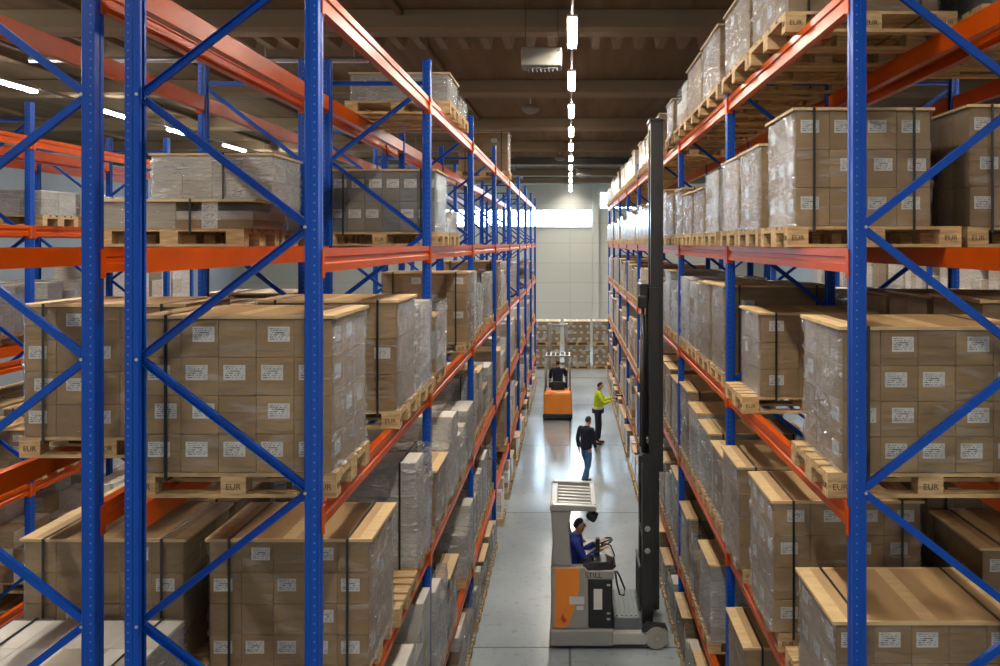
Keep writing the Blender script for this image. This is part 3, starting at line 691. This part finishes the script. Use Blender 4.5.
# ------------------------------------------------------------------ reach truck in the aisle
def local(fn):
    """mesh built in world numbers, moved into the thing's own frame"""
    return fn
class Build:
    def __init__(s, root, off): s.r = root; s.o = Vector(off)
    def add(s, name, me, parent=None):
        me.transform(Matrix.Translation(-s.o)); return put(name, me, parent or s.r)
    def box(s, name, x0, x1, y0, y1, z0, z1, m, bev=.008, parent=None): return s.add(name, box(name, x0, x1, y0, y1, z0, z1, m, bev, 2), parent)
    def prism(s, name, poly, a0, a1, m, axis='Y', bev=.01, parent=None): return s.add(name, prism(name, poly, a0, a1, m, axis, bev), parent)
    def tube(s, name, pts, r, m, parent=None, n=8): return s.add(name, tube(name, pts, r, m, n), parent)
def wheel(B, x, y0, y1, z, r, parent=None):
    h = (y1 - y0) / 2; c = (x, (y0 + y1) / 2, z)
    me = lathe('wheel', [(r * .55, -h), (r * .93, -h), (r, -h + .02), (r, h - .02), (r * .93, h), (r * .55, h)], 'tyre', 32, 'Y'); me.transform(Matrix.Translation(c))
    w = B.add('wheel', me, parent)
    me = lathe('hub', [(.02, -h - .004), (r * .16, -h - .012), (r * .18, -h + .01), (r * .5, -h + .012), (r * .54, -h - .004), (r * .57, -h + .002), (r * .57, h), (.02, h)], 'truck_light', 24, 'Y'); me.transform(Matrix.Translation(c)); B.add('hub', me, w)
    return w
def reach_truck():
    o = (.5, 12.35, 0); yn, yf = 11.72, 12.98
    r = empty('reach_truck', o, 'grey and orange reach truck with raised black mast standing across the aisle', 'forklift')
    B = Build(r, o)
    # chassis: floor tray, side shells, rear shell
    B.box('chassis', -.29, .62, yn - .01, yf + .01, .05, .30, 'truck_grey', .035)
    for y0, y1, sg in ((yn, yn + .14, -1), (yf - .14, yf, 1)):
        sh = B.prism('side_shell', [(-.27, .302), (.26, .302), (.26, 1.12), (.20, 1.17), (-.22, 1.17), (-.27, 1.10)], y0, y1, 'truck_grey', 'Y', .02)
        ya, yb = (yn - .012, yn - .001) if sg < 0 else (yf + .001, yf + .012)
        B.prism('orange_panel', [(-.215, .34), (-.10, .31), (-.02, .36), (.06, .58), (.13, .86), (.135, 1.16), (-.215, 1.16)], ya, yb, 'truck_orange', 'Y', .004, sh)
        yq = (yn - .016, yn - .0125) if sg < 0 else (yf + .0125, yf + .016)
        B.box('rating_plate', -.01, .16 - .03, yq[0], yq[1], .63, .76, 'white', .001, sh) if False else None
    B.box('rear_shell', -.275, -.15, yn + .145, yf - .145, .302, 1.15, 'truck_grey', .03)
    pl = B.box('notice_plate', -.01, .20, yn - .020, yn - .0135, .655, .765, 'label', .001)
    B.box('notice_plate', .09, .19, yn - .020, yn - .0135, .575, .635, 'label', .001)
    B.prism('brand_emblem', [(-.13, .46), (-.10, .53), (-.085, .47), (-.05, .44), (-.07, .39), (-.11, .41)], yn - .017, yn - .0135, 'red', 'Y', .0)
    # battery door and hood
    B.box('battery_compartment', .265, .60, yn + .015, yf - .015, .302, .985, 'black', .015)
    B.box('hood', .14, .62, yn + .005, yf - .005, .99, 1.12, 'truck_grey', .02)
    B.prism('control_console', [(.14, 1.122), (.60, 1.122), (.66, 1.17), (.52, 1.24), (.30, 1.22), (.16, 1.16)], yn + .02, yn + .34, 'black', 'Y', .015)
    st = text_mesh('maker_lettering', 'STILL', .105, 'black', .0015); st.transform(Matrix.Translation((.33, yn + .0, 1.055)) @ Matrix.Rotation(PI / 2, 4, 'X')); B.add('maker_lettering', st)
    B.box('notice_sheet', .335, .455, yn + .008, yn + .0135, .57, .86, 'white', .001)
    for z in (.42, .50, .90): B.box('door_latch', .52, .57, yn + .004, yn + .0135, z, z + .03, 'steel', .003)
    # support legs, wheels
    for y0, y1 in ((yn + .0, yn + .13), (yf - .13, yf)):
        B.prism('support_leg', [(.30, .075), (1.06, .075), (1.10, .12), (1.10, .20), (1.02, .235), (.30, .235)], y0, y1, 'truck_light', 'Y', .012)
        wheel(B, 1.225, y0 + .002, y1 - .002, .165, .165)
        B.prism('wheel_fork', [(1.02, .238), (1.34, .30), (1.40, .24), (1.36, .335), (1.08, .36)], y0 + .01, y1 - .01, 'dark_steel', 'Y', .008)
    wheel(B, -.05, 12.2, 12.5, .02 + .15, .168)
    B.box('battery_cover', .625, 1.0, yn + .14, yf - .14, .14, .40, 'platform', .02)
    for i in range(5): B.box('cover_rib', .66 + i * .068, .69 + i * .068, yn + .18, yf - .18, .401, .415, 'platform', .004)
    # mast: three nested stages, each two rails with cross members
    def rail(name, x0, x1, y0, y1, z0, z1):
        f = .035
        p = [(x0, y0), (x1, y0), (x1, y0 + (y1 - y0) * .22), (x0 + f, y0 + (y1 - y0) * .22), (x0 + f, y1 - (y1 - y0) * .22), (x1, y1 - (y1 - y0) * .22), (x1, y1), (x0, y1)]
        return B.prism(name, p, z0, z1, 'dark_steel', 'Z', .003)
    for k, (x0, x1, w, z0, z1) in enumerate(((1.045, 1.20, .36, .25, 2.70), (1.15, 1.30, .275, .42, 5.10), (1.18, 1.365, .20, 2.4, 7.53))):
        for sg in (-1, 1):
            ya, yb = sorted((12.35 + sg * w, 12.35 + sg * (w - .075))); rail('mast_rail', x0, x1, ya, yb, z0, z1)
        for z in (z0 + .05, (z0 + z1) / 2, z1 - .09): B.box('mast_crossbar', x0 - .0, x0 + .03, 12.35 - w + .078, 12.35 + w - .078, z, z + .08, 'dark_steel', .006)
    B.box('mast_top', 1.16, 1.37, 12.12, 12.58, 7.532, 7.57, 'dark_steel', .006)
    for z in (1.30, 1.62): 
        me = lathe('roller', [(.0405, -.012), (.042, 0), (.02, .004)], 'steel', 16, 'Y'); me.transform(Matrix.Translation((1.12, 12.35 - .362, z)) @ Matrix.Rotation(PI, 4, 'X')); B.add('roller', me)
    for y in (12.2, 12.5): B.tube('lift_cylinder', [(1.085, y, .30), (1.085, y, 3.0), (1.085, y, 4.7)], [.04, .04, .026], 'dark_steel')
    for y in (12.12, 12.28, 12.36): B.tube('hose', [(1.06, y, 2.2), (1.07, y, 3.4), (1.075, y, 4.9)], .013, 'black')
    cg = B.box('lift_carriage', 1.02, 1.14, 12.09, 12.61, 4.86, 5.16, 'black', .02)
    B.box('pulley_block', .985, 1.13, 12.02, 12.15, 4.80, 4.99, 'black', .03, cg)
    B.box('stage_lock', .99, 1.05, 11.97, 12.08, 2.58, 2.68, 'dark_steel', .01)
    bk = B.box('load_backrest', 1.0, 1.03, 12.0, 12.7, 1.02, 1.07, 'dark_steel', .006)
    B.box('backrest_rail', 1.0, 1.03, 12.0, 12.7, .42, .47, 'dark_steel', .006, bk)
    for i in range(8): B.box('backrest_bar', 1.005, 1.025, 12.01 + i * .096, 12.03 + i * .096, .471, 1.019, 'dark_steel', .003, bk)
    # overhead guard
    for y0, y1 in ((yn + .03, yn + .15), (yf - .15, yf - .03)):
        B.prism('guard_pillar', [(-.235, 1.172), (.03, 1.172), (.0, 1.45), (-.02, 1.75), (.02, 1.955), (-.27, 1.955), (-.25, 1.55)], y0, y1, 'truck_grey', 'Y', .02)
    g = B.prism('overhead_guard', [(-.28, 1.958), (.36, 1.958), (.385, 1.99), (.36, 2.03), (-.24, 2.06), (-.29, 2.02)], yn + .0, yn + .10, 'truck_grey', 'Y', .015)
    B.prism('guard_side', [(-.28, 1.958), (.36, 1.958), (.385, 1.99), (.36, 2.03), (-.24, 2.06), (-.29, 2.02)], yf - .10, yf, 'truck_grey', 'Y', .015, g)
    for x0, x1 in ((-.28, -.18), (.30, .37)): B.box('guard_crossbeam', x0, x1, yn + .102, yf - .102, 1.965, 2.03, 'truck_grey', .012, g)
    for i in range(6):
        y = yn + .20 + i * .155
        B.prism('guard_bar', [(-.18, 1.975), (.30, 1.97), (.30, 2.01), (-.18, 2.035)], y, y + .075, 'truck_light', 'Y', .01, g)
    wl = B.add('work_light', (lambda m: (m.transform(Matrix.Translation((.33, yn + .16, 1.84)) @ Matrix.Rotation(.5, 4, 'Y')), m)[1])(lathe('work_light', [(.05, -.09), (.075, -.05), (.08, .03), (.07, .05), (.03, .055)], 'black', 16, 'X')))
    B.tube('light_bracket', [(.33, yn + .16, 1.90), (.32, yn + .13, 1.957)], .014, 'black', wl)
    # seat, wheel, joystick, display, cable
    s = B.box('seat', -.12, .24, 12.12, 12.58, .68, .80, 'black', .04); B.prism('seat_back', [(-.14, .80), (-.04, .80), (-.09, 1.30), (-.16, 1.32)], 12.10, 12.60, 'black', 'Y', .03, s)
    B.box('seat_base', -.08, .20, 12.2, 12.5, .302, .678, 'black', .02, s)
    B.box('display', .37, .43, yn + .20, yn + .30, 1.32, 1.50, 'black', .015); B.tube('display_arm', [(.42, yn + .26, 1.23), (.40, yn + .25, 1.33)], .015, 'black')
    B.tube('joystick', [(.33, yn + .14, 1.22), (.31, yn + .14, 1.30)], [.02, .028], 'black')
    sw = [(.50 + .14 * math.cos(a), 12.62 + .14 * math.sin(a), 1.20 + .05 * math.cos(a)) for a in [2 * PI * k / 20 for k in range(20)]]
    w = B.add('steering_wheel', tube('steering_wheel', sw, .014, 'black', 8, True)); B.tube('steering_column', [(.50, 12.62, 1.20), (.48, 12.62, 1.0)], .025, 'black', w)
    B.tube('steering_spoke', [(.37, 12.62, 1.155), (.50, 12.62, 1.20), (.63, 12.62, 1.245)], .012, 'black', w)
    B.tube('cable', [(.60, yn + .06, 1.20), (.63, yn + .03, 1.33), (.58, yn + .05, 1.46), (.50, yn + .12, 1.47)], .012, 'black')
    B.tube('cable_loop', [(.64, yn - .0, 1.12), (.66, yn - .02, .95), (.70, yn - .02, .80), (.76, yn - .02, .78), (.77, yn - .02, .88), (.70, yn - .01, 1.05), (.66, yn, 1.12)], .014, 'black')
    return r
reach_truck()
# ------------------------------------------------------------------ people
DG = bpy.context.evaluated_depsgraph_get
def skin(name, V, E, R, m, sub=2, root=0, smooth=True):
    me = bpy.data.meshes.new(name); me.from_pydata([tuple(v) for v in V], E, [])
    o = bpy.data.objects.new(name, me); COL.objects.link(o)
    o.modifiers.new('s', 'SKIN'); sd = o.modifiers.new('u', 'SUBSURF'); sd.levels = sub; sd.render_levels = sub
    for i, sv in enumerate(me.skin_vertices[0].data):
        r = R[i]; sv.radius = r if isinstance(r, tuple) else (r, r); sv.use_root = i == root
    bpy.context.view_layer.update()
    out = bpy.data.meshes.new_from_object(o.evaluated_get(DG())); bpy.data.objects.remove(o); bpy.data.meshes.remove(me)
    out.materials.clear(); out.materials.append(M[m])
    out.polygons.foreach_set('use_smooth', [True] * len(out.polygons)); out.name = name; return out
def figure(loc, rz, J, label, cols, hair=True, shoes=True, group=None, extra=None):
    """J: joints in the figure's own frame (x = its left, -y = the way it faces, z up)"""
    r = empty('person', loc, label, 'person', group, rz); V3 = Vector; J = dict(J, head=tuple(Vector(J['head']) - Vector((0, 0, .03))))
    pel, che, nek, hed = (V3(J[k]) for k in ('pelvis', 'chest', 'neck', 'head'))
    face = V3(J.get('face', (0, -1, 0))).normalized()
    V, E, R = [], [], []
    def add(p, rad, par=None):
        V.append(V3(p)); R.append(rad)
        if par is not None: E.append((par, len(V) - 1))
        return len(V) - 1
    p0 = add(pel, (.145, .105)); p1 = add(pel.lerp(che, .5), (.125, .095), p0); p2 = add(che, (.150, .105), p1)
    n0 = add(che.lerp(nek, .75), (.085, .07), p2); n1 = add(nek, .055, n0)
    up = (hed - nek).normalized()
    h0 = add(hed - up * .055 + face * .025, (.066, .074), n1); h1 = add(hed + up * .015, (.076, .092), h0); h2 = add(hed + up * .085 - face * .01, (.058, .07), h1)
    for sd in ('l', 'r'):
        sh, el, wr = (V3(J[k + sd]) for k in ('sho_', 'elb_', 'wri_'))
        a = add(sh, .062, p2); b = add(sh.lerp(el, .5), .05, a); c = add(el, .042, b); d = add(el.lerp(wr, .4), .042, c); e = add(wr, .028, d)
        t = (wr - el).normalized(); f = add(wr + t * .045, (.036, .022), e); k = add(wr + t * .085, (.038, .018), f)
        side = t.cross(V3(J.get('palm_' + sd, (0, 0, 1)))).normalized(); pn = t.cross(side)
        for q, ln in zip((-1.4, -.45, .45, 1.35), (.062, .075, .07, .05)):
            b0 = add(wr + t * .098 + side * q * .016, .0085, k); b1 = add(wr + t * (.098 + ln * .55) + side * q * .018 + pn * .012, .0082, b0); add(wr + t * (.098 + ln * .85) + side * q * .018 + pn * .035, .007, b1)
        b0 = add(wr + t * .055 + side * -.038, .011, f); add(wr + t * .09 + side * -.056 + pn * .014, .0085, b0)
        hp, kn, an, to = (V3(J[k + sd]) for k in ('hip_', 'kne_', 'ank_', 'toe_'))
        a = add(hp, .085, p0); b = add(hp.lerp(kn, .5), .074, a); c = add(kn, .055, b); d = add(kn.lerp(an, .35), .055, c); e = add(an, .036, d); add(an.lerp(to, .6) - V3((0, 0, .02)), .034, e); add(to, .022, len(V) - 1)
    put('body', skin('body', V, E, R, 'skin'), r)
    # nose and ears as shaped pieces of the head, eyes
    lat = up.cross(face).normalized(); fc = hed + face * .094
    put('nose', skin('nose', [fc + up * .03 - face * .014, fc - up * .004 + face * .012, fc - up * .012 - face * .008], [(0, 1), (1, 2)], [.008, .013, .010], 'skin', 1), r)
    for q in (-1, 1):
        me = lathe('eye', [(.002, -.012), (.010, -.006), (.012, 0), (.010, .006), (.002, .012)], 'black', 10); me.transform(Matrix.Translation(fc + up * .022 + lat * q * .032 - face * .016)); put('eye', me, r)
        put('ear', skin('ear', [hed + lat * q * .080 + up * .025, hed + lat * q * .090 + up * .0 - face * .008, hed + lat * q * .078 - up * .022], [(0, 1), (1, 2)], [.012, .016, .010], 'skin', 1), r)
    put('mouth', skin('mouth', [fc - up * .042 + lat * .02 - face * .022, fc - up * .043 - face * .012, fc - up * .042 - lat * .02 - face * .022], [(0, 1), (1, 2)], [.005, .007, .005], 'skin', 1), r)
    if hair:
        put('hair', skin('hair', [hed - face * .055 - up * .03, hed - face * .045 + up * .045, hed + up * .088 - face * .012, hed + up * .085 + face * .045], [(0, 1), (1, 2), (2, 3)], [(.068, .045), (.080, .062), (.076, .058), (.052, .03)], 'hair'), r)
    # jacket
    V, E, R = [], [], []
    lo = pel + (che - pel) * J.get('hem', -.32)
    q0 = add(lo, (.188, .150)); q1 = add(pel.lerp(che, .35), (.178, .145), q0); q2 = add(che, (.190, .142), q1); q3 = add(che.lerp(nek, .72), (.108, .092), q2); add(nek + up * .01, (.072, .068), q3)
    for sd in ('l', 'r'):
        sh, el, wr = (V3(J[k + sd]) for k in ('sho_', 'elb_', 'wri_'))
        a = add(sh, .072, q2); b = add(sh.lerp(el, .5), .064, a); c = add(el, .060, b); d = add(el.lerp(wr, .5), .054, c); add(el.lerp(wr, .93), .045, d)
    jk = put('jacket', skin('jacket', V, E, R, cols[0]), r)
    V, E, R = [], [], []
    q0 = add(pel + (che - pel) * .2, (.155, .122)); q1 = add(pel - V3((0, 0, .04)), (.168, .135), q0)
    for sd in ('l', 'r'):
        hp, kn, an = (V3(J[k + sd]) for k in ('hip_', 'kne_', 'ank_'))
        a = add(hp - (hp - kn) * .14, .108, q1); b = add(hp.lerp(kn, .5), .096, a); c = add(kn, .076, b); d = add(kn.lerp(an, .5), .066, c); add(an.lerp(kn, .06), .058, d)
    put('trousers', skin('trousers', V, E, R, cols[1]), r)
    for sd in ('l', 'r'):
        an, to = V3(J['ank_' + sd]), V3(J['toe_' + sd])
        dn = V3((0, 0, -.035)) if abs(an.z - to.z) < .3 else V3((0, 0, 0))
        put('shoe', skin('shoe', [an + V3((0, 0, .03)), an + dn - (to - an) * .15, an.lerp(to, .55) + dn * .7, to], [(0, 1), (1, 2), (2, 3)], [.052, .047, .046, .036], 'black'), r)
    return r, jk
def band(name, c, rx, ry, h, m, n=28, t=.004, up=(0, 0, 1)):
    v, f = [], []
    for k in range(n):
        a = 2 * PI * k / n
        for rr_, zz_ in ((0, -h), (0, h), (t, h), (t, -h)): v.append((c[0] + (rx + rr_) * math.cos(a), c[1] + (ry + rr_) * math.sin(a), c[2] + zz_))
    for k in range(n):
        for q in range(4): f.append((4 * k + q, 4 * k + (q + 1) % 4, 4 * ((k + 1) % n) + (q + 1) % 4, 4 * ((k + 1) % n) + q))
    me = mesh(name, v, f, [m], smooth=False); fixn(me); return me
STAND = dict(pelvis=(0, 0, .98), chest=(0, .0, 1.34), neck=(0, -.01, 1.54), head=(0, -.03, 1.685), sho_l=(.19, 0, 1.46), sho_r=(-.19, 0, 1.46),
             elb_l=(.25, .03, 1.17), elb_r=(-.25, .03, 1.17), wri_l=(.25, -.08, .93), wri_r=(-.25, -.08, .93), hip_l=(.095, 0, .93), hip_r=(-.095, 0, .93),
             kne_l=(.10, -.02, .51), kne_r=(-.10, -.02, .51), ank_l=(.11, .03, .085), ank_r=(-.11, .03, .085), toe_l=(.13, -.15, .04), toe_r=(-.13, -.15, .04))
# worker scanning the right rack (faces +x)
J = dict(STAND, head=(0, -.06, 1.69), elb_l=(.22, -.20, 1.22), wri_l=(.13, -.44, 1.30), elb_r=(-.24, -.14, 1.20), wri_r=(-.10, -.38, 1.25), ank_l=(.10, -.02, .085), toe_l=(.11, -.20, .04), ank_r=(-.11, .06, .085), toe_r=(-.13, -.12, .04), kne_l=(.10, -.05, .51), kne_r=(-.10, .01, .51))
p, jk = figure((.80, 23.75, 0), PI / 2, J, 'person in hi-vis yellow jacket and navy trousers scanning the right rack', ('yellow', 'navy'))
put('reflective_band', band('reflective_band', (0, 0, 1.06), .186, .158, .028, 'reflect'), p); put('waist_panel', band('waist_panel', (0, 0, .955), .196, .168, .055, 'navy'), p)
sc_ = tag(put('barcode_scanner', vox('barcode_scanner', [(-.03, .03, -.09, .07, .0, .035, 0), (-.018, .018, .02, .06, -.10, .0, 0), (-.035, .035, -.13, -.09, -.005, .045, 0)], ['black']), None, (.80 + .59, 23.75 + .13, 1.345), (0, 0, PI / 2)), 'dark handheld scanner held out to the right rack by the worker in yellow', 'scanner')
# person walking away
J = dict(STAND, pelvis=(0, 0, .95), chest=(0, -.03, 1.31), neck=(0, -.06, 1.51), head=(0, -.10, 1.65), elb_l=(.225, .06, 1.17), wri_l=(.20, .04, .92), elb_r=(-.225, -.03, 1.16), wri_r=(-.19, -.16, .94),
         kne_l=(.09, -.16, .54), ank_l=(.09, -.16, .09), toe_l=(.10, -.34, .05), kne_r=(-.09, .02, .50), ank_r=(-.09, .26, .13), toe_r=(-.10, .10, .04))
p, jk = figure((.38, 19.75, 0), PI * .78, J, 'person in dark jacket and blue jeans walking down the aisle past the reach truck', ('navy', 'jeans'))
p.scale = (.93, .93, .93)
# driver of the near truck (faces +x), seated
SIT = dict(pelvis=(0, 0, .90), chest=(0, -.06, 1.24), neck=(0, -.09, 1.45), head=(0, -.115, 1.575), sho_l=(.20, -.06, 1.38), sho_r=(-.20, -.06, 1.38), elb_l=(.25, -.16, 1.08), elb_r=(-.26, -.20, 1.14), wri_l=(.22, -.38, 1.22), wri_r=(-.28, -.40, 1.28),
           hip_l=(.10, -.03, .88), hip_r=(-.10, -.03, .88), kne_l=(.11, -.30, .86), kne_r=(-.11, -.30, .86), ank_l=(.11, -.24, .46), ank_r=(-.11, -.24, .46), toe_l=(.11, -.36, .40), toe_r=(-.11, -.36, .40), hem=-.15)
figure((.02, 12.33, 0), PI / 2, SIT, 'person in cobalt blue jacket seated in the grey and orange reach truck', ('cobalt', 'navy'))
# ------------------------------------------------------------------ the orange truck farther down the aisle
def far_truck():
    o = (-.40, 27.6, 0); r = empty('forklift', o, 'small orange forklift seen from behind far down the aisle', 'forklift'); B = Build(r, o); x = o[0]
    B.prism('chassis', [(26.9, .08), (28.2, .08), (28.2, .42), (27.75, .45), (27.72, .92), (27.0, .95), (26.9, .88)], x - .46, x + .46, 'truck_orange', 'X', .05)
    B.box('bumper', x - .48, x + .48, 26.86, 28.1, .06, .22, 'black', .03)
    for s_ in (-1, 1):
        w = lathe('wheel', [(.06, -.07), (.15, -.07), (.16, -.05), (.16, .05), (.15, .07), (.06, .07)], 'tyre', 20, 'X'); w.transform(Matrix.Translation((x + s_ * .38, 28.42, .16))); B.add('wheel', w)
        B.box('support_leg', x + s_ * .38 - .06, x + s_ * .38 + .06, 28.21, 28.34, .10, .26, 'truck_light', .01)
        B.tube('guard_pillar', [(x + s_ * .40, 27.0, .95), (x + s_ * .40, 27.05, 2.03)], .028, 'truck_grey'); B.tube('guard_pillar', [(x + s_ * .40, 27.9, .43), (x + s_ * .38, 27.85, 2.03)], .028, 'truck_grey')
        B.box('mast_rail', x + s_ * .28 - .05, x + s_ * .28 + .05, 28.22, 28.36, .28, 3.0, 'truck_grey', .01)
    for z in (.5, 1.6, 2.9): B.box('mast_crossbar', x - .225, x + .225, 28.24, 28.30, z, z + .09, 'truck_grey', .01)
    g = B.box('overhead_guard', x - .44, x + .44, 27.0, 27.06, 2.03, 2.09, 'truck_grey', .012); B.box('guard_front', x - .44, x + .44, 27.84, 27.90, 2.03, 2.09, 'truck_grey', .012, g)
    for i in range(6): B.box('guard_bar', x - .40 + i * .152, x - .36 + i * .152, 27.062, 27.838, 2.04, 2.08, 'truck_grey', .008, g)
    s = B.box('seat', x - .22, x + .22, 27.2, 27.6, .92, .99, 'black', .02); B.box('seat_back', x - .21, x + .21, 27.12, 27.2, .95, 1.22, 'black', .03, s)
    B.box('console', x - .3, x + .3, 27.72, 27.9, .46, 1.1, 'black', .03)
    B.tube('steering_column', [(x, 27.76, 1.1), (x, 27.70, 1.2)], .03, 'black')
far_truck()
J = dict(SIT); J = {k: (Vector(v) + Vector((0, 0, .20)) if isinstance(v, tuple) else v) for k, v in J.items()}
figure((-.40, 27.40, .0), PI, J, 'person in dark clothes driving the orange forklift far down the aisle', ('navy', 'navy'))
# ------------------------------------------------------------------ camera, world, view
cam = bpy.data.cameras.new('camera'); co = bpy.data.objects.new('camera', cam); COL.objects.link(co)
co.location = (0, 0, H); co.rotation_euler = (PI / 2, 0, 0)
cam.sensor_width = 36; cam.lens = 830 / 1000 * 36; cam.shift_x = -.07; cam.shift_y = -.09; cam.clip_end = 200
SC.camera = co
w = bpy.data.worlds.new('World'); SC.world = w; w.use_nodes = True
bg = w.node_tree.nodes['Background']; bg.inputs[0].default_value = (1, .97, .92, 1); bg.inputs[1].default_value = .45
SC.view_settings.view_transform = 'Standard'; SC.view_settings.look = 'None'; SC.view_settings.gamma = 1; SC.view_settings.exposure = .50
SC.view_settings.use_curve_mapping = False
cy = SC.cycles
cy.use_denoising = True; cy.max_bounces = 7; cy.diffuse_bounces = 3; cy.glossy_bounces = 3; cy.transparent_max_bounces = 12; cy.transmission_bounces = 2
cy.sample_clamp_indirect = 6.0; cy.caustics_reflective = False; cy.caustics_refractive = False
